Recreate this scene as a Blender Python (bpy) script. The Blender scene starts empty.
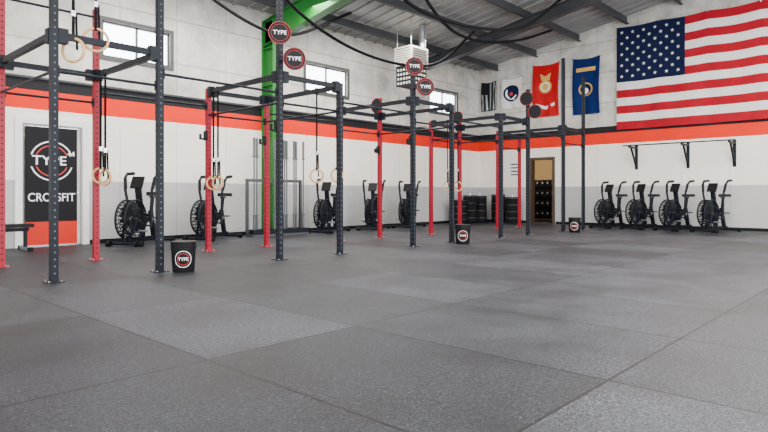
import bpy, math, random
from mathutils import Vector, Matrix
random.seed(7)
# ------------------------------------------------------------------ materials
MATS = {}
def new_mat(name):
    m = bpy.data.materials.new(name); m.use_nodes = True
    MATS[name] = m
    nt = m.node_tree
    return m, nt, nt.nodes["Principled BSDF"]
def mat(name, col, rough=0.5, metal=0.0, var=0.0, scale=5.0, bump=0.0, bscale=40.0, spec=0.5, emit=None, estr=0.0):
    m, nt, b = new_mat(name)
    b.inputs["Base Color"].default_value = (*col, 1)
    b.inputs["Roughness"].default_value = rough
    b.inputs["Metallic"].default_value = metal
    b.inputs["Specular IOR Level"].default_value = spec
    tc = nt.nodes.new("ShaderNodeTexCoord")
    if var > 0:
        n = nt.nodes.new("ShaderNodeTexNoise"); n.inputs["Scale"].default_value = scale
        n.inputs["Detail"].default_value = 5
        nt.links.new(tc.outputs["Object"], n.inputs["Vector"])
        r = nt.nodes.new("ShaderNodeValToRGB")
        r.color_ramp.elements[0].position = 0.3; r.color_ramp.elements[1].position = 0.7
        r.color_ramp.elements[0].color = (*[c*(1-var) for c in col], 1)
        r.color_ramp.elements[1].color = (*[min(1, c*(1+var)) for c in col], 1)
        nt.links.new(n.outputs["Fac"], r.inputs["Fac"])
        nt.links.new(r.outputs["Color"], b.inputs["Base Color"])
    if bump > 0:
        n2 = nt.nodes.new("ShaderNodeTexNoise"); n2.inputs["Scale"].default_value = bscale
        nt.links.new(tc.outputs["Object"], n2.inputs["Vector"])
        bp = nt.nodes.new("ShaderNodeBump"); bp.inputs["Strength"].default_value = bump
        bp.inputs["Distance"].default_value = 0.02
        nt.links.new(n2.outputs["Fac"], bp.inputs["Height"])
        nt.links.new(bp.outputs["Normal"], b.inputs["Normal"])
    if emit:
        b.inputs["Emission Color"].default_value = (*emit, 1)
        b.inputs["Emission Strength"].default_value = estr
    return m
mat("black_steel", (0.005, 0.007, 0.012), 0.5, 0.0, 0.25, 8, spec=0.2)
mat("hole_dark", (0.07, 0.08, 0.095), 0.6, spec=0.2)
mat("hole_on_red", (0.03, 0.004, 0.006), 0.6, spec=0.2)
mat("red_steel", (0.27, 0.004, 0.018), 0.42, 0.0, 0.1, 6, spec=0.3)
mat("chrome", (0.6, 0.6, 0.62), 0.25, 1.0)
mat("grey_steel", (0.35, 0.37, 0.39), 0.35, 0.8)
mat("barbell_steel", (0.10, 0.105, 0.11), 0.35, 0.6)
mat("black_plastic", (0.005, 0.005, 0.006), 0.5, spec=0.2)
mat("dark_rubber", (0.006, 0.006, 0.007), 0.75, spec=0.2)
mat("fan_grey", (0.018, 0.019, 0.021), 0.5, 0.2, spec=0.3)
mat("strap_black", (0.004, 0.004, 0.005), 0.85, spec=0.15)
mat("ring_wood", (0.58, 0.34, 0.14), 0.45, 0, 0.12, 20)
mat("green_steel", (0.016, 0.145, 0.022), 0.45, 0.0, 0.12, 3, spec=0.3)
mat("ceiling_sheet", (0.29, 0.29, 0.285), 0.6, 0.0, 0.14, 1.2, 0.2, 6)
mat("purlin_steel", (0.04, 0.042, 0.047), 0.5, 0.0, 0.2, 2, spec=0.3)
mat("white_paint", (0.80, 0.79, 0.76), 0.5, 0, 0.03, 3)
mat("stripe_red", (0.74, 0.018, 0.004), 0.6, 0, 0.04, 2, spec=0.15)
mat("stripe_black", (0.010, 0.010, 0.012), 0.6, spec=0.2)
mat("flag_red", (0.34, 0.007, 0.018), 0.8, 0, 0.08, 4, spec=0.1)
mat("flag_white", (0.68, 0.67, 0.64), 0.8, 0, 0.05, 4, spec=0.1)
mat("flag_blue", (0.006, 0.010, 0.040), 0.8, 0, 0.1, 4, spec=0.1)
mat("pennant_red", (0.46, 0.006, 0.010), 0.75, 0, 0.1, 3, spec=0.1)
mat("pennant_blue", (0.005, 0.016, 0.09), 0.75, 0, 0.1, 3, spec=0.1)
mat("gold", (0.60, 0.34, 0.07), 0.6)
mat("print_white", (0.80, 0.80, 0.80), 0.5)
mat("print_red", (0.50, 0.008, 0.01), 0.5)
mat("banner_black", (0.005, 0.005, 0.007), 0.6, spec=0.2)
mat("banner_red", (0.58, 0.02, 0.01), 0.55, spec=0.2)
mat("heater_cream", (0.55, 0.53, 0.46), 0.5)
mat("room_tan", (0.30, 0.22, 0.12), 0.8)
mat("wood_trim", (0.06, 0.035, 0.02), 0.5, 0, 0.2, 12)
mat("window_frame", (0.05, 0.05, 0.05), 0.5)
mat("lamp_glow", (1, 1, 1), 0.5, emit=(1, 0.98, 0.95), estr=9)
# window panes: added emission stands in for bright daylight behind them
mat("glowing_pane", (0.9, 0.95, 1.0), 0.2, emit=(0.86, 0.94, 1.0), estr=9.0)

def wall_mat(name, col, panel=1.22, dark=0.6, mottle=0.12, bump=0.3, horiz=0.0):
    m, nt, b = new_mat(name)
    tc = nt.nodes.new("ShaderNodeTexCoord")
    n = nt.nodes.new("ShaderNodeTexNoise"); n.inputs["Scale"].default_value = 1.3; n.inputs["Detail"].default_value = 9
    n.inputs["Roughness"].default_value = 0.65
    nt.links.new(tc.outputs["Object"], n.inputs["Vector"])
    r = nt.nodes.new("ShaderNodeValToRGB")
    r.color_ramp.elements[0].position = 0.32; r.color_ramp.elements[1].position = 0.66
    r.color_ramp.elements[0].color = (*[c*(1-mottle) for c in col], 1)
    r.color_ramp.elements[1].color = (*[min(1, c*(1+mottle*0.6)) for c in col], 1)
    nt.links.new(n.outputs["Fac"], r.inputs["Fac"])
    sep = nt.nodes.new("ShaderNodeSeparateXYZ"); nt.links.new(tc.outputs["Object"], sep.inputs[0])
    add = nt.nodes.new("ShaderNodeMath"); add.operation = 'ADD'
    nt.links.new(sep.outputs[0], add.inputs[0]); nt.links.new(sep.outputs[1], add.inputs[1])
    mod = nt.nodes.new("ShaderNodeMath"); mod.operation = 'PINGPONG'; mod.inputs[1].default_value = panel/2
    nt.links.new(add.outputs[0], mod.inputs[0])
    lt = nt.nodes.new("ShaderNodeMath"); lt.operation = 'LESS_THAN'; lt.inputs[1].default_value = 0.012
    nt.links.new(mod.outputs[0], lt.inputs[0])
    fac = lt
    if horiz > 0:
        mz = nt.nodes.new("ShaderNodeMath"); mz.operation = 'PINGPONG'; mz.inputs[1].default_value = horiz/2
        nt.links.new(sep.outputs[2], mz.inputs[0])
        lz = nt.nodes.new("ShaderNodeMath"); lz.operation = 'LESS_THAN'; lz.inputs[1].default_value = 0.02
        nt.links.new(mz.outputs[0], lz.inputs[0])
        mx = nt.nodes.new("ShaderNodeMath"); mx.operation = 'MAXIMUM'
        nt.links.new(lt.outputs[0], mx.inputs[0]); nt.links.new(lz.outputs[0], mx.inputs[1]); fac = mx
    mul = nt.nodes.new("ShaderNodeMath"); mul.operation = 'MULTIPLY'; mul.inputs[1].default_value = 1-dark
    nt.links.new(fac.outputs[0], mul.inputs[0])
    mix = nt.nodes.new("ShaderNodeMixRGB"); mix.inputs[2].default_value = (*[c*0.35 for c in col], 1)
    nt.links.new(mul.outputs[0], mix.inputs[0]); nt.links.new(r.outputs[0], mix.inputs[1])
    nt.links.new(mix.outputs[0], b.inputs["Base Color"])
    b.inputs["Roughness"].default_value = 0.6
    n2 = nt.nodes.new("ShaderNodeTexNoise"); n2.inputs["Scale"].default_value = 5; n2.inputs["Detail"].default_value = 4
    nt.links.new(tc.outputs["Object"], n2.inputs["Vector"])
    bp = nt.nodes.new("ShaderNodeBump"); bp.inputs["Strength"].default_value = bump; bp.inputs["Distance"].default_value = 0.05
    nt.links.new(n2.outputs["Fac"], bp.inputs["Height"]); nt.links.new(bp.outputs["Normal"], b.inputs["Normal"])
wall_mat("wall_white", (0.86, 0.80, 0.715), 1.22, 0.75, 0.05, 0.1)
wall_mat("wall_grey", (0.44, 0.435, 0.425), 1.22, 0.7, 0.08, 0.1)
wall_mat("wall_insulation", (0.58, 0.55, 0.50), 1.22, 0.5, 0.36, 1.0, 0.95)

# rubber floor
m, nt, b = new_mat("rubber_mats")
tc = nt.nodes.new("ShaderNodeTexCoord")
mp = nt.nodes.new("ShaderNodeMapping"); mp.inputs["Location"].default_value = (-1.79+12.0, -1.21+18.4, 0)
nt.links.new(tc.outputs["Object"], mp.inputs["Vector"])
def brick(w, h, mort, c1, c2, cm):
    br = nt.nodes.new("ShaderNodeTexBrick"); br.offset = 0.0; br.squash = 1.0
    br.inputs["Scale"].default_value = 1.0; br.inputs["Brick Width"].default_value = w; br.inputs["Row Height"].default_value = h
    br.inputs["Mortar Size"].default_value = mort; br.inputs["Mortar Smooth"].default_value = 0.1
    br.inputs["Color1"].default_value = (*c1, 1); br.inputs["Color2"].default_value = (*c2, 1); br.inputs["Mortar"].default_value = (*cm, 1)
    nt.links.new(mp.outputs[0], br.inputs["Vector"])
    return br
b1 = brick(1.2, 1.84, 0.009, (0.0155, 0.0170, 0.0205), (0.044, 0.047, 0.055), (0.001, 0.001, 0.001))
def noise(scale, detail, rough):
    f = nt.nodes.new("ShaderNodeTexNoise"); f.inputs["Scale"].default_value = scale; f.inputs["Detail"].default_value = detail; f.inputs["Roughness"].default_value = rough
    nt.links.new(tc.outputs["Object"], f.inputs["Vector"]); return f
def ramp(src, p0, p1, v0, v1):
    r_ = nt.nodes.new("ShaderNodeValToRGB"); r_.color_ramp.elements[0].position = p0; r_.color_ramp.elements[1].position = p1
    r_.color_ramp.elements[0].color = (v0, v0, v0, 1); r_.color_ramp.elements[1].color = (v1, v1, v1*1.01, 1)
    nt.links.new(src.outputs["Fac"], r_.inputs["Fac"]); return r_
def mult(a_, b2_):
    q = nt.nodes.new("ShaderNodeMixRGB"); q.blend_type = 'MULTIPLY'; q.inputs[0].default_value = 1
    nt.links.new(a_.outputs[0], q.inputs[1]); nt.links.new(b2_.outputs[0], q.inputs[2]); return q
fine = noise(95, 4, 0.8); fr = ramp(fine, 0.42, 0.62, 0.05, 2.4)
mid = noise(32, 6, 0.8); mr = ramp(mid, 0.40, 0.64, 0.5, 1.6)
big = noise(1.3, 10, 0.74); bg = ramp(big, 0.36, 0.64, 0.55, 1.45)
mul2 = mult(mult(mult(b1, fr), mr), bg)
sp = nt.nodes.new("ShaderNodeTexVoronoi"); sp.inputs["Scale"].default_value = 13
nt.links.new(tc.outputs["Object"], sp.inputs["Vector"])
sl = nt.nodes.new("ShaderNodeMath"); sl.operation = 'LESS_THAN'; sl.inputs[1].default_value = 0.06
nt.links.new(sp.outputs["Distance"], sl.inputs[0])
sm_ = nt.nodes.new("ShaderNodeMath"); sm_.operation = 'MULTIPLY'; sm_.inputs[1].default_value = 0.5
nt.links.new(sl.outputs[0], sm_.inputs[0])
mx = nt.nodes.new("ShaderNodeMixRGB"); mx.inputs[2].default_value = (0.20, 0.20, 0.20, 1)
nt.links.new(sm_.outputs[0], mx.inputs[0]); nt.links.new(mul2.outputs[0], mx.inputs[1])
nt.links.new(mx.outputs[0], b.inputs["Base Color"])
b.inputs["Specular IOR Level"].default_value = 0.28
rr = nt.nodes.new("ShaderNodeMapRange"); rr.inputs[3].default_value = 0.38; rr.inputs[4].default_value = 0.70
nt.links.new(big.outputs["Fac"], rr.inputs[0]); nt.links.new(rr.outputs[0], b.inputs["Roughness"])
bp = nt.nodes.new("ShaderNodeBump"); bp.inputs["Strength"].default_value = 0.6; bp.inputs["Distance"].default_value = 0.004
nt.links.new(mid.outputs["Fac"], bp.inputs["Height"]); nt.links.new(bp.outputs["Normal"], b.inputs["Normal"])

# ------------------------------------------------------------------ mesh builder
class MB:
    def __init__(s): s.v=[]; s.f=[]; s.m=[]; s.s=[]; s.names=[]
    def mi(s, n):
        if n not in s.names: s.names.append(n)
        return s.names.index(n)
    def add(s, vs, fs, mt, smooth=False):
        o=len(s.v); s.v += [tuple(v) for v in vs]; k=s.mi(mt)
        for f in fs: s.f.append([o+i for i in f]); s.m.append(k); s.s.append(smooth)
    def box(s, c, size, mt, R=None):
        c=Vector(c); h=[x/2 for x in size]; vs=[]
        for z in (-1,1):
            for y in (-1,1):
                for x in (-1,1):
                    p=Vector((x*h[0],y*h[1],z*h[2]))
                    if R is not None: p=R@p
                    vs.append(c+p)
        s.add(vs,[(0,2,3,1),(4,5,7,6),(0,1,5,4),(2,6,7,3),(0,4,6,2),(1,3,7,5)],mt)
    def bx(s, a, b_, mt):
        s.box([(a[i]+b_[i])/2 for i in range(3)],[abs(b_[i]-a[i]) for i in range(3)],mt)
    def beam(s, p0, p1, w, h, mt):
        p0=Vector(p0); p1=Vector(p1); d=p1-p0; L=d.length; d.normalize()
        up=Vector((0,0,1)) if abs(d.z)<0.95 else Vector((0,1,0))
        sx=d.cross(up).normalized(); u=sx.cross(d).normalized()
        R=Matrix((sx,d,u)).transposed()
        s.box((p0+p1)/2,(w,L,h),mt,R)
    def tube(s, pts, r, mt, n=8, closed=False, caps=True):
        pts=[Vector(p) for p in pts]; N=len(pts); rings=[]
        rs=r if isinstance(r,(list,tuple)) else [r]*N
        prev=None
        for i,p in enumerate(pts):
            if closed: t=pts[(i+1)%N]-pts[i-1]
            else: t=pts[min(i+1,N-1)]-pts[max(i-1,0)]
            t.normalize()
            if prev is None:
                a=Vector((0,0,1)) if abs(t.z)<0.9 else Vector((1,0,0))
                nrm=t.cross(a).normalized()
            else:
                nrm=(prev-t*prev.dot(t)).normalized()
            prev=nrm; bn=t.cross(nrm)
            rings.append([p+(nrm*math.cos(2*math.pi*k/n)+bn*math.sin(2*math.pi*k/n))*rs[i] for k in range(n)])
        vs=[q for rg in rings for q in rg]; fs=[]
        M=N if closed else N-1
        for i in range(M):
            j=(i+1)%N
            for k in range(n):
                k2=(k+1)%n; fs.append((i*n+k,i*n+k2,j*n+k2,j*n+k))
        s.add(vs,fs,mt,True)
        if caps and not closed:
            s.add(rings[0],[tuple(range(n))[::-1]],mt); s.add(rings[-1],[tuple(range(n))],mt)
    def cyl(s, p0, p1, r, mt, n=20, r2=None):
        s.tube([p0,p1],[r,r if r2 is None else r2],mt,n)
    def torus(s, c, ax, R, r, mt, N=28, n=8):
        c=Vector(c); ax=Vector(ax).normalized()
        a=Vector((0,0,1)) if abs(ax.z)<0.9 else Vector((1,0,0))
        e=ax.cross(a).normalized(); g=ax.cross(e)
        s.tube([c+(e*math.cos(2*math.pi*i/N)+g*math.sin(2*math.pi*i/N))*R for i in range(N)],r,mt,n,closed=True)
    def ring_flat(s, c, ax, R0, R1, mt, N=32):
        c=Vector(c); ax=Vector(ax).normalized(); a=Vector((0,0,1)) if abs(ax.z)<0.9 else Vector((1,0,0))
        e=ax.cross(a).normalized(); g=ax.cross(e); vs=[]
        for i in range(N):
            d=e*math.cos(2*math.pi*i/N)+g*math.sin(2*math.pi*i/N); vs+= [c+d*R0,c+d*R1]
        s.add(vs,[(2*i,2*i+1,(2*i+3)%(2*N),(2*i+2)%(2*N)) for i in range(N)],mt)
    def done(s, name, loc=(0,0,0), rotz=0.0, parent=None, bevel=0.0):
        me=bpy.data.meshes.new(name); me.from_pydata(s.v,[],s.f)
        for n in s.names: me.materials.append(MATS[n])
        for i,p in enumerate(me.polygons): p.material_index=s.m[i]; p.use_smooth=s.s[i]
        me.update()
        ob=bpy.data.objects.new(name,me); bpy.context.collection.objects.link(ob)
        ob.location=loc; ob.rotation_euler=(0,0,rotz)
        if parent: ob.parent=parent
        if bevel>0:
            md=ob.modifiers.new("bevel","BEVEL"); md.width=bevel; md.segments=2; md.limit_method='ANGLE'; md.angle_limit=math.radians(50)
        return ob
def empty(name, loc=(0,0,0), rotz=0):
    e=bpy.data.objects.new(name,None); bpy.context.collection.objects.link(e); e.location=loc; e.rotation_euler=(0,0,rotz); e.empty_display_size=0.2
    return e
def text(name, body, size, mt, loc, rot, parent=None, ext=0.002, xs=1.0, bold=0.0):
    cu=bpy.data.curves.new(name,'FONT'); cu.body=body; cu.size=size; cu.extrude=ext; cu.align_x='CENTER'; cu.align_y='CENTER'; cu.offset=bold
    cu.materials.append(MATS[mt])
    o=bpy.data.objects.new(name,cu); bpy.context.collection.objects.link(o); o.location=loc; o.rotation_euler=rot; o.scale=(xs,1,1)
    if parent: o.parent=parent
    return o

# ------------------------------------------------------------------ room  (x = along left wall, y = toward left wall)
UW=18.0; VW=12.0
UMIN=-5.0; VMIN=-7.0
EAVE=5.45; SL=0.17
def ceil_z(y): return EAVE+SL*(VW-y)
fl=MB(); fl.bx((UMIN,VMIN,-0.1),(UW+2.8,VW+0.2,0),"rubber_mats"); fl.done("floor")
def wall_strip(mb, along, fixed0, fixed1, a0, a1, z0, z1, holes, mt):
    cuts=sorted(set([a0,a1]+[h for H in holes for h in H[:2] if a0<h<a1]))
    for i in range(len(cuts)-1):
        c0,c1=cuts[i],cuts[i+1]; segs=[(z0,z1)]
        for H in holes:
            if H[0]<=c0+1e-6 and H[1]>=c1-1e-6:
                ns=[]
                for (s0,s1) in segs:
                    if H[2]>=s1 or H[3]<=s0: ns.append((s0,s1)); continue
                    if H[2]>s0: ns.append((s0,H[2]))
                    if H[3]<s1: ns.append((H[3],s1))
                segs=ns
        for (s0,s1) in segs:
            if along=='x': mb.bx((c0,fixed0,s0),(c1,fixed1,s1),mt)
            else: mb.bx((fixed0,c0,s0),(fixed1,c1,s1),mt)
winsL=[(4.73,6.15,3.70,4.42),(9.9,11.4,3.70,4.42),(15.1,16.6,3.70,4.42)]
doorL=(3.30,4.38,0.0,2.28); doorR=(9.10,9.90,0.0,2.15)
GZ=1.22; S0=2.52; S1=2.87; S2=3.07
wl=MB(); HL=winsL+[doorL]
for z0,z1,mt in ((0,GZ,"wall_grey"),(GZ,S0,"wall_white"),(S0,S1,"stripe_red"),(S1,S2,"stripe_black"),(S2,EAVE+0.05,"wall_insulation")):
    wall_strip(wl,'x',VW,VW+0.2,UMIN,UW+0.2,z0,z1,HL,mt)
wl.done("wall_left")
wr=MB()
for z0,z1,mt in ((0,GZ,"wall_grey"),(GZ,S0,"wall_white"),(S0,S1,"stripe_red"),(S1,S2,"stripe_black")):
    wall_strip(wr,'y',UW,UW+0.2,VMIN,VW,z0,z1,[doorR],mt)
g=[(UW,VMIN,S2),(UW,VW,S2),(UW,VW,EAVE),(UW,VMIN,ceil_z(VMIN))]
g2=[(x+0.2,y,z) for x,y,z in g]
wr.add(g+g2,[(0,1,2,3),(7,6,5,4),(0,4,5,1),(1,5,6,2),(2,6,7,3),(3,7,4,0)],"wall_insulation")
wr.done("wall_right")
ce=MB(); t=0.15
c=[(UMIN,VMIN,ceil_z(VMIN)),(UW+0.2,VMIN,ceil_z(VMIN)),(UW+0.2,VW+0.2,ceil_z(VW+0.2)),(UMIN,VW+0.2,ceil_z(VW+0.2))]
ce.add(c+[(x,y,z+t) for x,y,z in c],[(0,3,2,1),(4,5,6,7),(0,1,5,4),(1,2,6,5),(2,3,7,6),(3,0,4,7)],"ceiling_sheet")
x=UMIN+0.3
while x<UW:
    ce.beam((x,VMIN,ceil_z(VMIN)-0.02),(x,VW,ceil_z(VW)-0.02),0.06,0.045,"ceiling_sheet"); x+=0.4
ce.done("ceiling")
pu=MB()
y=11.2
while y>VMIN:
    z=ceil_z(y)-0.03
    pu.bx((UMIN,y-0.01,z-0.22),(UW-0.02,y+0.01,z),"purlin_steel")
    pu.bx((UMIN,y-0.08,z-0.23),(UW-0.02,y+0.01,z-0.215),"purlin_steel")
    y-=1.5
pu.done("ceiling_purlins")
rf=MB()
def ibeam_sloped(mb,x,y0,y1,z0,z1,d0,d1,w,mt):
    xa,xb=x-0.012,x+0.012
    vs=[(xa,y0,z0),(xb,y0,z0),(xb,y1,z1),(xa,y1,z1),(xa,y0,z0-d0),(xb,y0,z0-d0),(xb,y1,z1-d1),(xa,y1,z1-d1)]
    mb.add(vs,[(0,1,2,3),(7,6,5,4),(0,4,5,1),(1,5,6,2),(2,6,7,3),(3,7,4,0)],mt)
    mb.beam((x,y0,z0),(x,y1,z1),w,0.02,mt); mb.beam((x,y0,z0-d0),(x,y1,z1-d1),w,0.02,mt)
XG=8.62
zt=lambda y: ceil_z(y)-0.27
ibeam_sloped(rf,XG,VW-0.02,VMIN,zt(VW),zt(VMIN),0.60,0.35,0.22,"green_steel")
rf.bx((XG-0.012,VW-0.45,0),(XG+0.012,VW-0.02,zt(VW)),"green_steel")
rf.bx((XG-0.11,VW-0.46,0),(XG+0.11,VW-0.44,zt(VW)),"green_steel")
rf.bx((XG-0.11,VW-0.03,0),(XG+0.11,VW-0.01,zt(VW)),"green_steel")
for z in (1.2,2.4,3.6,4.5): rf.bx((XG-0.1,VW-0.45,z),(XG+0.1,VW-0.02,z+0.012),"green_steel")
rf.done("steel_portal_frame")
rf=MB()
ibeam_sloped(rf,14.6,VW-0.02,VMIN,zt(VW),zt(VMIN),0.3,0.25,0.2,"purlin_steel")
rf.bx((14.5,VW-0.3,S2+0.05),(14.7,VW-0.01,zt(VW)),"wall_insulation")
rf.done("steel_roof_rafter")
tr=MB(); tr.bx((UMIN,VW-0.05,S2),(UW,VW-0.001,S2+0.04),"purlin_steel"); tr.done("trim_1")
tr=MB(); tr.bx((UW-0.03,VMIN,0),(UW-0.001,9.0,0.08),"dark_rubber"); tr.bx((UW-0.03,10.0,0),(UW-0.001,VW-0.03,0.08),"dark_rubber"); tr.done("baseboard_right")
tr=MB(); tr.bx((4.5,VW-0.03,0),(XG-0.15,VW-0.001,0.08),"dark_rubber"); tr.bx((XG+0.15,VW-0.03,0),(UW,VW-0.001,0.08),"dark_rubber"); tr.done("baseboard_left")
for i,(a,b_,z0,z1) in enumerate(winsL):
    w=MB(); yf=VW+0.03
    for (p,q) in (((a,yf,z0),(b_,yf+0.1,z0+0.04)),((a,yf,z1-0.04),(b_,yf+0.1,z1)),((a,yf,z0),(a+0.04,yf+0.1,z1)),((b_-0.04,yf,z0),(b_,yf+0.1,z1)),(((a+b_)/2-0.02,yf,z0),((a+b_)/2+0.02,yf+0.1,z1))):
        w.bx(p,q,"window_frame")
    for (p,q) in (((a-0.07,VW-0.03,z1),(b_+0.07,VW-0.002,z1+0.07)),((a-0.07,VW-0.03,z0-0.07),(b_+0.07,VW-0.002,z0)),((a-0.07,VW-0.03,z0),(a,VW-0.002,z1)),((b_,VW-0.03,z0),(b_+0.07,VW-0.002,z1))):
        w.bx(p,q,"window_frame")
    w.bx((a+0.04,yf+0.04,z0+0.04),(b_-0.04,yf+0.05,z1-0.04),"glowing_pane")
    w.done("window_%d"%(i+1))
d=MB(); a,b_,z0,z1=doorL; e=0.002
d.bx((a-0.09,VW-0.04,0),(a,VW-e,z1+0.09),"white_paint"); d.bx((b_,VW-0.04,0),(b_+0.09,VW-e,z1+0.09),"white_paint"); d.bx((a,VW-0.04,z1),(b_,VW-e,z1+0.09),"white_paint")
d.bx((a+e,VW-0.04,0),(a+0.03,VW+0.15,z1-e),"white_paint"); d.bx((b_-0.03,VW-0.04,0),(b_-e,VW+0.15,z1-e),"white_paint"); d.bx((a+0.03,VW-0.04,z1-0.03),(b_-0.03,VW+0.15,z1-e),"white_paint")
d.bx((a+0.035,VW+0.08,0.01),(b_-0.035,VW+0.13,z1-0.035),"white_paint"); d.cyl((b_-0.1,VW+0.03,1.0),(b_-0.1,VW+0.09,1.0),0.025,"chrome")
d.done("door_1")
bn=empty("hanging_banner",(3.80,VW-0.02,0))
mb=MB(); mb.bx((-0.44,-0.045,0.46),(0.44,-0.03,2.2),"banner_black"); mb.bx((-0.44,-0.045,0.03),(0.44,-0.03,0.46),"banner_red")
mb.cyl((-0.46,-0.037,2.2),(0.46,-0.037,2.2),0.016,"chrome",10); mb.bx((-0.46,-0.06,0.0),(0.46,-0.02,0.035),"grey_steel")
mb.ring_flat((0,-0.048,1.58),(0,-1,0),0.345,0.37,"print_white"); mb.ring_flat((0,-0.048,1.58),(0,-1,0),0.27,0.29,"print_red")
mb.bx((-0.40,-0.05,1.47),(0.40,-0.046,1.69),"banner_black")
mb.done("banner_sheet",parent=bn)
RX=(math.pi/2,0,0)
text("lettering_type","TYPE",0.24,"print_white",(-0.04,-0.052,1.58),RX,bn,xs=1.1,bold=0.003)
text("lettering_44","44",0.13,"print_white",(0.33,-0.052,1.72),RX,bn,bold=0.003)
text("lettering_crossfit","CROSSFIT",0.215,"print_white",(0,-0.052,0.90),RX,bn,xs=0.86,bold=0.002)
d=MB(); a,b_,z0,z1=doorR
d.bx((UW-0.03,a-0.06,0),(UW-e,a,z1+0.06),"wood_trim"); d.bx((UW-0.03,b_,0),(UW-e,b_+0.06,z1+0.06),"wood_trim"); d.bx((UW-0.03,a,z1),(UW-e,b_,z1+0.06),"wood_trim")
d.bx((UW-0.03,a+e,0),(UW+0.19,a+0.025,z1-e),"wood_trim"); d.bx((UW-0.03,b_-0.025,0),(UW+0.19,b_-e,z1-e),"wood_trim"); d.bx((UW-0.03,a+0.025,z1-0.025),(UW+0.19,b_-0.025,z1-e),"wood_trim")
d.done("door_2")
sr=MB(); X0=UW+0.2; X1=UW+2.6
sr.bx((X1,7.6,0),(X1+0.1,11.6,2.6),"room_tan"); sr.bx((X0,7.5,0),(X1+0.1,7.6,2.6),"room_tan"); sr.bx((X0,11.6,0),(X1+0.1,11.7,2.6),"room_tan"); sr.bx((X0,7.5,2.6),(X1+0.1,11.7,2.7),"white_paint")
sr.done("wall_storeroom")
def dumbbell_rack(loc,rotz):
    r=MB()
    for y in (-1.1,1.1):
        r.beam((0.0,y,0),(0.0,y,1.5),0.07,0.07,"black_steel"); r.bx((-0.3,y-0.035,0),(0.25,y+0.035,0.06),"black_steel")
    r.bx((0.20,-1.1,0.1),(0.22,1.1,1.5),"black_steel")
    for z in (0.2,0.56,0.92,1.28):
        r.bx((-0.2,-1.1,z-0.02),(-0.15,1.1,z+0.03),"black_steel"); r.bx((0.0,-1.1,z+0.02),(0.05,1.1,z+0.07),"black_steel")
        y=-0.98
        while y<1.0:
            r.cyl((-0.24,y,z+0.10),(-0.14,y,z+0.11),0.085,"dark_rubber",6); r.cyl((-0.14,y,z+0.11),(0.02,y,z+0.13),0.017,"chrome",8); r.cyl((0.02,y,z+0.13),(0.12,y,z+0.14),0.085,"dark_rubber",6)
            r.cyl((-0.245,y,z+0.10),(-0.239,y,z+0.10),0.03,"grey_steel",10)
            y+=0.195
    return r.done("dumbbell_rack",loc,rotz)
dumbbell_rack((UW+1.3,10.25,0),0)

# ------------------------------------------------------------------ rig
NEAR=6.98; FAR=8.95
US=[2.24,3.44,5.27,6.47,8.30,9.50,11.33,12.53,14.36,15.56]
Hn=[3.66,3.66,3.95,2.75,3.45,2.75,2.75,3.45,4.5,4.2]
Hf=[3.66,3.66,2.75,2.75,2.75,3.1,2.75,3.1,2.75,2.75]
rig=empty("pull_up_rig",(0,0,0))
def post(x,y,h,mt,hole):
    p=MB(); w=0.076
    p.bx((x-w/2,y-w/2,0.008),(x+w/2,y+w/2,h),mt)
    p.bx((x-0.085,y-0.085,0),(x+0.085,y+0.085,0.01),mt)
    for sx in (-1,1):
        for sy in (-1,1): p.cyl((x+sx*0.062,y+sy*0.062,0.01),(x+sx*0.062,y+sy*0.062,0.025),0.011,"chrome",6)
    z=0.1
    while z<h-0.03:
        for (nx,ny) in ((0,-1),(-1,0)):
            e_=Vector((ny,-nx,0)); c0=Vector((x+nx*(w/2+0.0008),y+ny*(w/2+0.0008),z)); vs=[]
            for k in range(8):
                a=2*math.pi*k/8; vs.append(c0+e_*math.cos(a)*0.0115+Vector((0,0,math.sin(a)*0.0115)))
            p.add(vs,[tuple(range(8))],hole)
        z+=0.0762
    p.done("upright",parent=rig)
for i,x in enumerate(US):
    post(x,NEAR,Hn[i],"black_steel","hole_dark"); post(x,FAR,Hf[i],"red_steel","hole_on_red")
bars=MB()
TZ=2.70
def gusset(x,y,z,dx,dy):
    bars.box((x+dx*0.05,y+dy*0.05,z),(0.10 if dx else 0.09,0.10 if dy else 0.09,0.16),"black_steel")
w=0.038
for i in range(0,10,2):
    a,b_=US[i],US[i+1]
    for x in (a,b_):
        bars.bx((x-0.03,NEAR+w,TZ-0.04),(x+0.03,FAR-w,TZ+0.03),"black_steel")
        gusset(x,NEAR+w,TZ-0.01,0,1); gusset(x,FAR-w,TZ-0.01,0,-1)
    for y in (NEAR,FAR):
        bars.bx((a+w,y-0.03,TZ-0.04),(b_-w,y+0.03,TZ+0.03),"black_steel")
        gusset(a+w,y,TZ-0.01,1,0); gusset(b_-w,y,TZ-0.01,-1,0)
        bars.cyl((a+w,y,2.30),(b_-w,y,2.30),0.017,"black_steel",10)
        for s_,x in ((1,a+w),(-1,b_-w)): bars.box((x+s_*0.005,y,2.30),(0.01,0.09,0.12),"black_steel")
    if i<8:
        c_=US[i+2]
        for y,z in ((NEAR,2.45),(FAR,2.45)):
            bars.cyl((b_+w,y,z),(c_-w,y,z),0.017,"black_steel",10)
            for s_,x in ((1,b_+w),(-1,c_-w)): bars.box((x+s_*0.005,y,z),(0.01,0.09,0.12),"black_steel")
for x in (2.24,5.27,6.47,9.5,11.33,12.53):
    bars.cyl((x,NEAR+w,2.30),(x,FAR-w,2.30),0.017,"black_steel",10)
bars.done("crossmembers_and_bars",parent=rig)
ub=MB(); ub.cyl((2.24+w,NEAR,3.55),(3.44-w,NEAR,3.55),0.017,"black_steel",10); ub.cyl((2.24+w,FAR,3.55),(3.44-w,FAR,3.55),0.017,"black_steel",10); ub.done("upper_pull_up_bars",parent=rig)
jh=MB()
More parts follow.
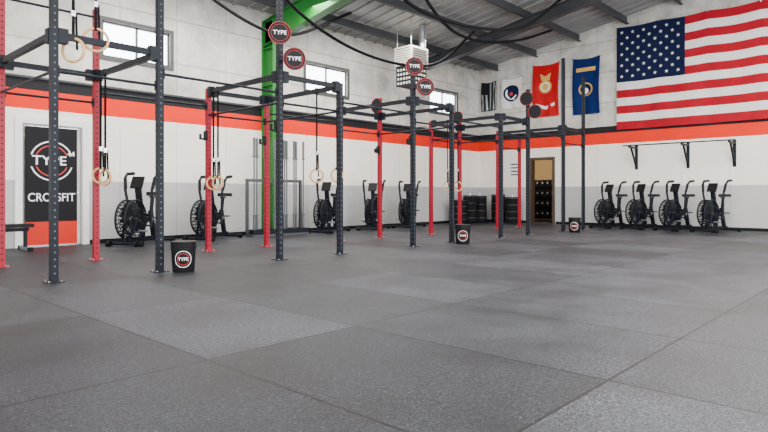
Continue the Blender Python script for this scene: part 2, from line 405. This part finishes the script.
for (x,y) in ((5.27,NEAR),(6.47,FAR),(5.27,FAR),(9.5,FAR),(8.3,NEAR)):
    jh.box((x-0.055,y,1.95),(0.03,0.09,0.16),"black_plastic"); jh.box((x-0.10,y,1.89),(0.10,0.05,0.025),"black_plastic"); jh.box((x-0.15,y,1.93),(0.02,0.05,0.09),"black_plastic")
jh.done("j_hooks",parent=rig)

def target(x,y,z,off,ang,label=True):
    e=empty("medicine_ball_target",(x,y,z),0)
    t=MB(); n=Vector((math.cos(ang),math.sin(ang),0)); sd=Vector((-n.y,n.x,0))
    c0=n*0.09+sd*off
    t.beam(n*0.03,c0,0.04,0.04,"black_steel")
    t.cyl(c0,c0+n*0.02,0.165,"banner_black",36)
    t.ring_flat(c0+n*0.0215,n,0.156,0.163,"print_red",36)
    if label: t.ring_flat(c0+n*0.0215,n,0.120,0.124,"print_red",36)
    t.done("target_disc",parent=e)
    rot=(math.pi/2,0,ang+math.pi/2)
    if label: text("disc_lettering","TYPE",0.085,"print_white",c0+n*0.022,rot,e,ext=0.001,xs=1.05,bold=0.001)
AN=math.radians(-125)
for (x,y) in ((5.27,NEAR),(8.30,NEAR)):
    target(x,y,3.30,0.0,AN); target(x,y,2.93,0.21,AN)
target(12.53,NEAR,3.22,0.0,math.radians(-170),False); target(12.53,NEAR,2.90,0.2,math.radians(-170),False)
target(9.50,FAR,2.92,0.0,math.radians(180),False)
target(12.53,FAR,2.95,0.0,math.radians(180),False)

def rings(cx,cy,ztop,zr,dirx,diry,gap=0.26,R=0.105,dz=0.0,yaw=0.5):
    g=MB()
    for k,sg in enumerate((-1,1)):
        x=cx+dirx*sg*gap/2; y=cy+diry*sg*gap/2; z=zr+(dz if sg>0 else 0)
        g.beam((x,y,z+R),(x,y,ztop),0.032,0.006,"strap_black")
        g.box((x,y,z+R+0.28),(0.045,0.02,0.06),"chrome")
        ax=Vector((math.cos(yaw+sg*0.3),math.sin(yaw+sg*0.3),0))
        g.torus((x,y,z),ax,R,0.016,"ring_wood",36,10)
        g.beam((x,y,z+R-0.018),(x,y,z+R+0.02),0.04,0.036,"strap_black")
        g.beam((x+0.03,y,z+R+0.28),(x+0.04,y,z+R-0.12),0.025,0.004,"strap_black")
    for sg in (-1,1):
        g.box((cx+dirx*sg*gap/2,cy+diry*sg*gap/2,ztop),(0.05,0.05,0.09),"strap_black")
    return g.done("gymnastic_rings")
rings(2.56,NEAR,3.55,2.56,1,0,0.24,0.128,0.16,yaw=-2.2)
rings(3.44,8.70,2.70,1.20,0,1,0.16,0.107,0.03,yaw=0.6)
rings(5.27,8.72,2.70,1.15,0,1,0.14,0.107,0,yaw=0.6)
rings(6.47,7.30,2.70,1.27,0,1,0.5,0.107,0,yaw=0.6)
rings(11.33,8.3,2.70,1.15,0,1,0.3,0.107,0,yaw=0.6)

# ------------------------------------------------------------------ buckets
def bucket(loc,yaw):
    e=empty("chalk_bucket",loc,yaw); b_=MB()
    b_.tube([(0,0,0),(0,0,0.005),(0,0,0.30),(0,0,0.34),(0,0,0.365)],[0.128,0.13,0.148,0.150,0.150],"black_plastic",36)
    for z in (0.29,0.315,0.34): b_.torus((0,0,z),(0,0,1),0.152,0.006,"black_plastic",36,6)
    b_.torus((0,0,0.366),(0,0,1),0.153,0.009,"black_plastic",36,6)
    b_.cyl((0,0,0.36),(0,0,0.378),0.150,"black_plastic",36)
    b_.tube([(0.16*math.sin(a)*0.55+0.08,0.158*math.cos(a),0.31-0.11*math.sin(a)) for a in [math.pi*i/12 for i in range(13)]],0.003,"chrome",6)
    def lab(R0,R1,mt,off):
        N=28; vs=[]
        for i in range(N):
            a=2*math.pi*i/N
            for R in (R0,R1):
                s_=R*math.cos(a); zz=0.165+R*math.sin(a); rad=0.130+0.02*(zz/0.33)+off
                th=s_/rad; vs.append((-rad*math.cos(th),rad*math.sin(th),zz))
        b_.add(vs,[(2*i,2*i+1,(2*i+3)%(2*N),(2*i+2)%(2*N)) for i in range(N)],mt)
    lab(0.096,0.103,"print_white",0.002); lab(0.068,0.074,"print_red",0.002)
    b_.done("bucket_body",parent=e)
    text("bucket_lettering","TYPE",0.055,"print_white",(-0.146,0,0.165),(math.pi/2,0,-math.pi/2),e,ext=0.002,bold=0.0005)
bucket((3.66,6.80,0),math.radians(60))
bucket((9.42,6.66,0),math.radians(37))
bucket((14.25,6.62,0),math.radians(20))

# ------------------------------------------------------------------ air bikes
def air_bike_mesh():
    k=MB(); B="black_plastic"; S="black_steel"
    for x in (0.52,-0.52):
        k.tube([(x,-0.30,0.05),(x,0.30,0.05)],0.03,S,10)
        for y in (-0.30,0.30): k.cyl((x,y-0.03,0.045),(x,y+0.03,0.045),0.045,B,12)
    k.cyl((0.58,-0.22,0.05),(0.58,-0.26,0.05),0.05,B,14); k.cyl((0.58,0.22,0.05),(0.58,0.26,0.05),0.05,B,14)
    k.beam((-0.52,0,0.09),(0.52,0,0.09),0.05,0.08,S)
    C=Vector((0.33,0,0.45)); R=0.325
    for y in (-0.085,0.085):
        for r in (R,R*0.86,R*0.72,R*0.58,R*0.44,R*0.32): k.torus(C+Vector((0,y,0)),(0,1,0),r,0.006 if r<R else 0.018,S,32,6)
        for i in range(24):
            a=2*math.pi*i/24; d=Vector((math.cos(a),0,math.sin(a)))
            k.tube([C+Vector((0,y,0))+d*0.08,C+Vector((0,y,0))+d*R],0.005,S,4,caps=False)
        k.cyl(C+Vector((0,y-0.012,0)),C+Vector((0,y+0.012,0)),0.09,B,20)
    for i in range(30):
        a=2*math.pi*i/30; d=Vector((math.cos(a),0,math.sin(a)))
        k.tube([C+d*R+Vector((0,-0.085,0)),C+d*R+Vector((0,0.085,0))],0.008,S,4,caps=False)
    k.cyl(C+Vector((0,-0.11,0)),C+Vector((0,0.11,0)),0.03,"chrome",12)
    for i in range(16):
        a=2*math.pi*i/16; d=Vector((math.cos(a),0,math.sin(a))); tdir=Vector((-math.sin(a),0,math.cos(a)))
        yy=(Vector((0,1,0))*0.6+tdir*0.8).normalized(); zz=d.cross(yy).normalized()
        R3=Matrix((d,yy,zz)).transposed()
        k.box(C+d*0.19,(0.22,0.12,0.008),"fan_grey",R3)
    for y in (-0.11,0.11):
        k.beam((0.33,y,0.45),(0.50,y*0.6,0.09),0.02,0.05,S); k.beam((0.33,y,0.45),(0.02,y*0.5,0.34),0.02,0.06,S)
    k.cyl((-0.02,-0.10,0.33),(-0.02,-0.06,0.33),0.12,B,24); k.beam((-0.02,-0.08,0.34),(0.33,-0.115,0.45),0.035,0.12,B)
    k.cyl((-0.02,-0.14,0.33),(-0.02,0.14,0.33),0.02,"chrome",10)
    k.beam((-0.02,-0.14,0.33),(0.09,-0.15,0.20),0.018,0.03,"grey_steel"); k.beam((-0.02,0.14,0.33),(-0.13,0.15,0.46),0.018,0.03,"grey_steel")
    k.box((0.09,-0.21,0.20),(0.09,0.10,0.025),B); k.box((-0.13,0.21,0.46),(0.09,0.10,0.025),B)
    k.beam((-0.02,0,0.09),(-0.02,0,0.36),0.07,0.07,S)
    k.beam((-0.02,0,0.34),(-0.30,0,0.52),0.06,0.08,S); k.beam((-0.40,0,0.09),(-0.28,0,0.58),0.07,0.07,S)
    k.beam((0.0,0,0.36),(0.12,0,0.98),0.07,0.09,S)
    k.beam((-0.29,0,0.50),(-0.35,0,0.82),0.04,0.05,S); k.beam((-0.42,0,0.83),(-0.26,0,0.83),0.04,0.03,S)
    prof=[(-0.52,0.10),(-0.49,0.135),(-0.40,0.135),(-0.32,0.09),(-0.24,0.045),(-0.18,0.025)]
    vs=[]
    for x,wd in prof: vs+=[(x,-wd,0.85),(x,wd,0.85),(x,wd*0.9,0.92),(x,-wd*0.9,0.92)]
    fs=[(0,1,2,3),(23,22,21,20)]
    for i in range(5):
        for j in range(4):
            a=i*4+j; b2=i*4+(j+1)%4; fs.append((a,a+4,b2+4,b2))
    k.add(vs,fs,B)
    for y,dx in ((-0.20,0.05),(0.20,-0.05)):
        k.cyl((0.05,0,0.52),(0.05,y*1.05,0.52),0.022,S,10)
        k.tube([(0.05,y,0.30),(0.05+dx*0.2,y,0.55),(0.10+dx,y*1.1,0.95),(0.06+dx,y*1.25,1.16),(-0.03+dx,y*1.3,1.24),(-0.14+dx,y*1.25,1.25)],0.024,S,10)
        k.tube([(-0.02+dx,y*1.3,1.235),(-0.20+dx,y*1.22,1.25)],0.03,B,10)
        k.tube([(0.09+dx,y*1.12,0.97),(0.055+dx,y*1.25,1.165)],0.03,B,10)
        k.beam((0.05,y,0.30),(-0.02,y*0.75,0.33),0.02,0.03,S)
        k.cyl((0.30,y*0.6,0.25),(0.30,y*1.4,0.25),0.018,"grey_steel",8)
    R2=Matrix.Rotation(math.radians(-25),3,'Y')
    k.box((0.14,0,1.08),(0.03,0.22,0.22),B,R2); k.box((0.122,0,1.085),(0.005,0.15,0.12),"grey_steel",R2)
    k.beam((0.12,0,0.95),(0.145,0,1.02),0.04,0.04,S)
    return k
kb=air_bike_mesh()
first=kb.done("air_bike",(5.16,11.2,0),math.pi+0.6); first.scale=(1.1,1.1,1.1)
def clone(ob,loc,rz,sc=1.08):
    o=ob.copy(); bpy.context.collection.objects.link(o); o.location=loc; o.rotation_euler=(0,0,rz); o.scale=(sc,sc,sc); return o
for x in (6.75,10.04,11.7,13.2): clone(first,(x,11.25,0),math.pi+0.5+random.uniform(-0.1,0.15))
for y in (6.73,5.84,4.95,4.06): clone(first,(16.95,y,0),math.pi-0.25+random.uniform(-0.06,0.06),1.06)

# ------------------------------------------------------------------ vertical barbell rack
bb=MB()
x0=7.65; x1=9.25; yb=11.25; BS="barbell_steel"
bb.bx((x0,yb-0.16,0.0),(x1,yb+0.16,0.05),BS); bb.bx((x0,yb-0.16,0.05),(x1,yb-0.14,0.16),"black_steel"); bb.bx((x0,yb+0.14,0.05),(x1,yb+0.16,0.16),"black_steel")
bb.bx((x0,yb+0.12,1.25),(x1,yb+0.15,1.32),BS)
for x in (x0+0.03,x1-0.03): bb.bx((x-0.03,yb+0.10,0.05),(x+0.03,yb+0.16,1.32),BS)
for i in range(11):
    x=x0+0.09+i*0.142; y=yb-0.06+(i%2)*0.1
    bb.cyl((x,y,0.05),(x,y,0.465),0.028,BS,12); bb.cyl((x,y,0.465),(x,y,0.495),0.042,BS,12)
    bb.cyl((x,y,0.495),(x,y,1.80),0.018,BS,8); bb.cyl((x,y,1.80),(x,y,1.83),0.042,BS,12); bb.cyl((x,y,1.83),(x,y,2.245),0.028,BS,12)
bb.done("barbell_rack")

def plates(loc,n):
    p=MB(); p.bx((-0.24,-0.24,0),(0.24,0.24,0.05),"black_steel"); z=0.05
    for i in range(n):
        t=random.choice((0.06,0.075,0.09)); R=0.235; ox=random.uniform(-0.008,0.008)
        p.tube([(ox,0,z),(ox,0,z+0.012),(ox,0,z+t-0.012),(ox,0,z+t)],[R-0.012,R,R,R-0.012],"dark_rubber",32)
        if i%3==1: p.torus((ox,0,z+t/2),(0,0,1),R-0.001,0.004,"grey_steel",32,6)
        z+=t+0.002
    p.cyl((0,0,0.05),(0,0,z+0.08),0.024,"chrome",12)
    return p.done("bumper_plate_stack",loc)
for (x,y) in ((15.95,11.4),(16.55,11.4),(17.15,11.4),(17.6,10.95),(17.6,10.4)): plates((x,y,0),11)

wb=MB()
wb.bx((-0.55,-0.14,0.40),(0.55,0.14,0.46),"black_plastic"); wb.beam((-0.5,0,0.36),(0.5,0,0.36),0.06,0.06,"black_steel")
for x in (-0.45,0.45):
    wb.beam((x,0,0.03),(x,0,0.36),0.05,0.05,"black_steel"); wb.beam((x,-0.25,0.03),(x,0.25,0.03),0.06,0.06,"grey_steel")
    for y in (-0.26,0.26): wb.bx((x-0.04,y-0.03,0),(x+0.04,y+0.03,0.07),"dark_rubber")
wb.beam((-0.45,0,0.05),(0.0,0,0.36),0.04,0.04,"grey_steel")
wb.done("weight_bench",(2.75,11.35,0),0,bevel=0.008)

pb=MB()
zb=2.33
for y in (6.42,5.0,3.85):
    pb.bx((UW-0.02,y-0.04,zb-0.62),(UW-0.001,y+0.04,zb+0.1),"black_steel")
    pb.beam((UW-0.01,y,zb+0.02),(UW-0.62,y,zb+0.02),0.05,0.05,"black_steel")
    pb.beam((UW-0.01,y,zb-0.55),(UW-0.45,y,zb),0.045,0.045,"black_steel")
pb.cyl((UW-0.60,3.7,zb+0.06),(UW-0.60,6.6,zb+0.06),0.018,"black_steel",10)
pb.done("wall_mounted_pull_up_bar")

# ------------------------------------------------------------------ flags
def flagw(s,t_,amp):
    return amp*(0.5+t_)*(math.sin(s*17+t_*2)+0.5*math.sin(s*37-t_*3+1))
def us_flag(name,yL,ztop,L,Hh,nu=78,nv=39,amp=0.018,cf=0.38):
    x0=UW-0.08
    g=MB()
    def P(s,t_,off=0):
        sag=0.05*math.sin(math.pi*((s*4)%1))*(1-t_)*0.8
        return (x0-off-flagw(s,t_,amp),yL-s*L,ztop-t_*Hh-sag)
    for i in range(nu):
        for j in range(nv):
            s0,s1=i/nu,(i+1)/nu; t0,t1=j/nv,(j+1)/nv
            st=int(j*13/nv); can=((s0+s1)/2<cf and st<7)
            mt="flag_blue" if can else ("flag_red" if st%2==0 else "flag_white")
            g.add([P(s0,t0),P(s0,t1),P(s1,t1),P(s1,t0)],[(0,1,2,3)],mt,True)
    for r in range(9):
        n=6 if r%2==0 else 5
        for c_ in range(n):
            cs=cf*((2*c_+1+(r%2))/12.0); ct=(7/13)*((r+1)/10.0)
            rad=Hh*0.018; vs=[]
            for k in range(10):
                a=math.pi/2+k*math.pi/5; rr_=rad if k%2==0 else rad*0.42
                vs.append(P(cs+rr_*math.cos(a)/L,ct-rr_*math.sin(a)/Hh,0.008))
            vs.append(P(cs,ct,0.008))
            g.add(vs,[(10,k,(k+1)%10) for k in range(10)],"flag_white")
    for k in range(5):
        p=P(k/4 if k<4 else 0.999,0.0); g.cyl((UW-0.001,p[1],p[2]-0.02),(UW-0.09,p[1],p[2]-0.02),0.02,"chrome",8)
    return g.done(name)
us_flag("american_flag",6.98,6.03,5.0,3.10)
def small_flag(name,y0,y1,ztop,zbot,field,deco):
    g=MB(); x0=UW-0.06; N=16; L=y0-y1; Hh=ztop-zbot
    def P(s,t_,off=0): return (x0-off-flagw(s*0.4,t_,0.022),y0-s*L+0.03*math.sin(t_*3),ztop-t_*Hh-0.05*math.sin(math.pi*s)*(1-t_))
    for i in range(N):
        for j in range(N):
            g.add([P(i/N,j/N),P(i/N,(j+1)/N),P((i+1)/N,(j+1)/N),P((i+1)/N,j/N)],[(0,1,2,3)],field,True)
    def poly(pts,mt,off):
        g.add([P(s,t_,off) for s,t_ in pts],[tuple(range(len(pts)))],mt)
    def disc(cs,ct,r,mt,off,asp=1.0): poly([(cs+r*math.cos(a)/L,ct+r*asp*math.sin(a)/Hh) for a in [2*math.pi*k/24 for k in range(24)]],mt,off)
    deco(disc,poly,L,Hh)
    for s in (0,1):
        p=P(s,0); g.cyl((UW-0.001,p[1],p[2]-0.01),(UW-0.08,p[1],p[2]-0.01),0.018,"chrome",8)
    g.done(name)
def d1(disc,poly,L,H):
    disc(0.5,0.42,0.22,"gold",0.012); disc(0.5,0.42,0.16,"print_white",0.016); disc(0.5,0.42,0.12,"gold",0.020)
    poly([(0.35,0.3),(0.3,0.16),(0.5,0.22),(0.7,0.16),(0.65,0.3)],"gold",0.022)
    poly([(0.15,0.74),(0.5,0.80),(0.85,0.74),(0.85,0.80),(0.5,0.86),(0.15,0.80)],"print_white",0.014)
def d2(disc,poly,L,H):
    disc(0.5,0.55,0.22,"gold",0.012); disc(0.5,0.55,0.18,"flag_blue",0.016); disc(0.5,0.58,0.10,"print_white",0.020)
    poly([(0.15,0.17),(0.85,0.17),(0.85,0.24),(0.15,0.24)],"gold",0.012)
def d3(disc,poly,L,H):
    disc(0.5,0.48,0.30,"flag_blue",0.012); disc(0.5,0.48,0.23,"print_white",0.016); disc(0.5,0.48,0.16,"flag_blue",0.020); disc(0.5,0.5,0.07,"print_red",0.024)
def d4(disc,poly,L,H):
    for k in range(4): poly([(0.07+k*0.25,0.42 if k<2 else 0.03),(0.19+k*0.25,0.42 if k<2 else 0.03),(0.19+k*0.25,0.97),(0.07+k*0.25,0.97)],"grey_steel",0.01)
small_flag("military_flag",9.8,8.85,5.3,3.55,"pennant_red",d1)
small_flag("military_flag",8.38,7.5,5.3,3.5,"pennant_blue",d2)
small_flag("military_flag",11.0,10.2,5.0,3.95,"flag_white",d3)
small_flag("memorial_flag",11.85,11.25,5.0,3.95,"banner_black",d4)
ps=MB(); ps.bx((UW-0.015,10.25,1.55),(UW-0.001,10.75,2.1),"print_white")
for k in range(4): ps.bx((UW-0.018,10.32,1.63+k*0.12),(UW-0.015,10.68,1.67+k*0.12),"banner_black")
ps.done("wall_poster")

# ------------------------------------------------------------------ unit heater
h=MB(); hx,hy=12.3,10.4
h.bx((hx-0.35,hy-0.3,4.45),(hx+0.35,hy+0.3,4.95),"heater_cream")
for k in range(7): h.box((hx,hy-0.31,4.50+k*0.065),(0.6,0.05,0.012),"black_plastic",Matrix.Rotation(0.5,3,'X'))
for k in range(7): h.bx((hx-0.36,hy-0.25,4.50+k*0.065),(hx-0.35,hy+0.25,4.515+k*0.065),"black_plastic")
h.bx((hx-0.32,hy-0.27,3.9),(hx+0.32,hy+0.27,4.43),"black_steel")
for k in range(5):
    for zz in range(4):
        h.bx((hx-0.29+k*0.12,hy-0.285,3.94+zz*0.12),(hx-0.23+k*0.12,hy-0.27,4.00+zz*0.12),"heater_cream"); h.bx((hx-0.335,hy-0.24+k*0.1,3.94+zz*0.12),(hx-0.32,hy-0.19+k*0.1,4.00+zz*0.12),"heater_cream")
for sx in (-0.3,0.3):
    for sy in (-0.25,0.25): h.cyl((hx+sx,hy+sy,4.43),(hx+sx,hy+sy,ceil_z(hy+sy)-0.05),0.01,"grey_steel",6)
h.cyl((hx+0.45,hy,4.7),(hx+0.45,hy,ceil_z(hy)-0.05),0.09,"grey_steel",16); h.cyl((hx+0.3,hy,4.7),(hx+0.5,hy,4.7),0.09,"grey_steel",16)
h.done("unit_heater")

def spline(pts,n=10):
    out=[]; P=[Vector(p) for p in pts]; P=[P[0]*2-P[1]]+P+[P[-1]*2-P[-2]]
    for i in range(1,len(P)-2):
        for k in range(n):
            t=k/n; a,b_,c_,d_=P[i-1],P[i],P[i+1],P[i+2]
            out.append(0.5*((2*b_)+(c_-a)*t+(2*a-5*b_+4*c_-d_)*t*t+(3*b_-a-3*c_+d_)*t**3))
    out.append(P[-2]); return out
for pts in ([(6.6,9.5,5.75),(7.4,9.5,4.85),(8.96,9.5,4.28),(10.8,9.5,4.15),(12.5,9.6,4.5),(14.3,9.7,5.7)],
            [(7.2,7.2,6.1),(7.9,7.1,4.7),(9.5,7,4.4),(12.2,7,4.85),(14.4,7,6.1)],
            [(9.0,8.0,6.0),(10.4,8.0,4.9),(12.0,8.2,4.75),(14.0,8.2,5.1),(16.5,8.3,5.95)],
            [(4.9,10.2,5.6),(6.3,10.4,4.8),(8.2,10.6,4.55),(10.2,10.6,5.5)]):
    r=MB(); r.tube(spline(pts),0.035,"strap_black",8); r.done("hanging_battle_rope")

def fixture(x,y):
    z=ceil_z(y)-0.30
    f=MB(); f.bx((x-0.62,y-0.17,z-0.03),(x+0.62,y+0.17,z+0.04),"white_paint"); f.bx((x-0.58,y-0.14,z-0.045),(x+0.58,y+0.14,z-0.03),"lamp_glow")
    for sx in (-0.5,0.5): f.cyl((x+sx,y,z+0.04),(x+sx,y,ceil_z(y)-0.04),0.008,"grey_steel",6)
    f.done("ceiling_light")
for x in (1.0,6.0,11.0,16.4):
    for y in (7.3,3.4,-1.0):
        if not (x>16 and y>7): fixture(x,y)
def area(name,loc,size,power,rot=(0,0,0),col=(1,1,1)):
    l=bpy.data.lights.new(name,'AREA'); l.shape='RECTANGLE'; l.size=size[0]; l.size_y=size[1]; l.energy=power; l.color=col
    o=bpy.data.objects.new(name,l); bpy.context.collection.objects.link(o); o.location=loc; o.rotation_euler=rot
W=(1,0.965,0.91)
area("overhead_fill",(3.0,1.0,6.2),(6,4),850,col=W)  # overhead area lights added to fill the interior, not actual fixtures
area("overhead_fill",(11.0,2.0,6.2),(6,4),1250,col=W)
area("overhead_fill",(8.0,9.9,5.2),(10,0.6),700,col=W)
area("garage_door_daylight",(-4.5,0,2.2),(9,3.8),700,(0,math.radians(-90),0),(0.99,0.99,1.0))
area("garage_door_daylight",(4,-6.5,2.2),(14,3.8),1100,(math.radians(90),0,0),(0.99,0.99,1.0))
p=bpy.data.lights.new("storeroom_lamp",'POINT'); p.energy=90; p.color=(1,0.85,0.6); p.shadow_soft_size=0.1
o=bpy.data.objects.new("storeroom_lamp",p); bpy.context.collection.objects.link(o); o.location=(UW+0.7,10.8,2.4)
wd=bpy.data.worlds.new("daylight"); bpy.context.scene.world=wd; wd.use_nodes=True
bgn=wd.node_tree.nodes["Background"]; bgn.inputs[0].default_value=(0.93,0.97,1.0,1); bgn.inputs[1].default_value=4.2

cam=bpy.data.cameras.new("camera"); co=bpy.data.objects.new("camera",cam); bpy.context.collection.objects.link(co)
co.location=(0,0,0.95); co.rotation_euler=(math.radians(90),0,math.radians(-47.12))
cam.sensor_width=36; cam.lens=588/768*36; cam.shift_y=-21/768; cam.clip_end=200
bpy.context.scene.camera=co
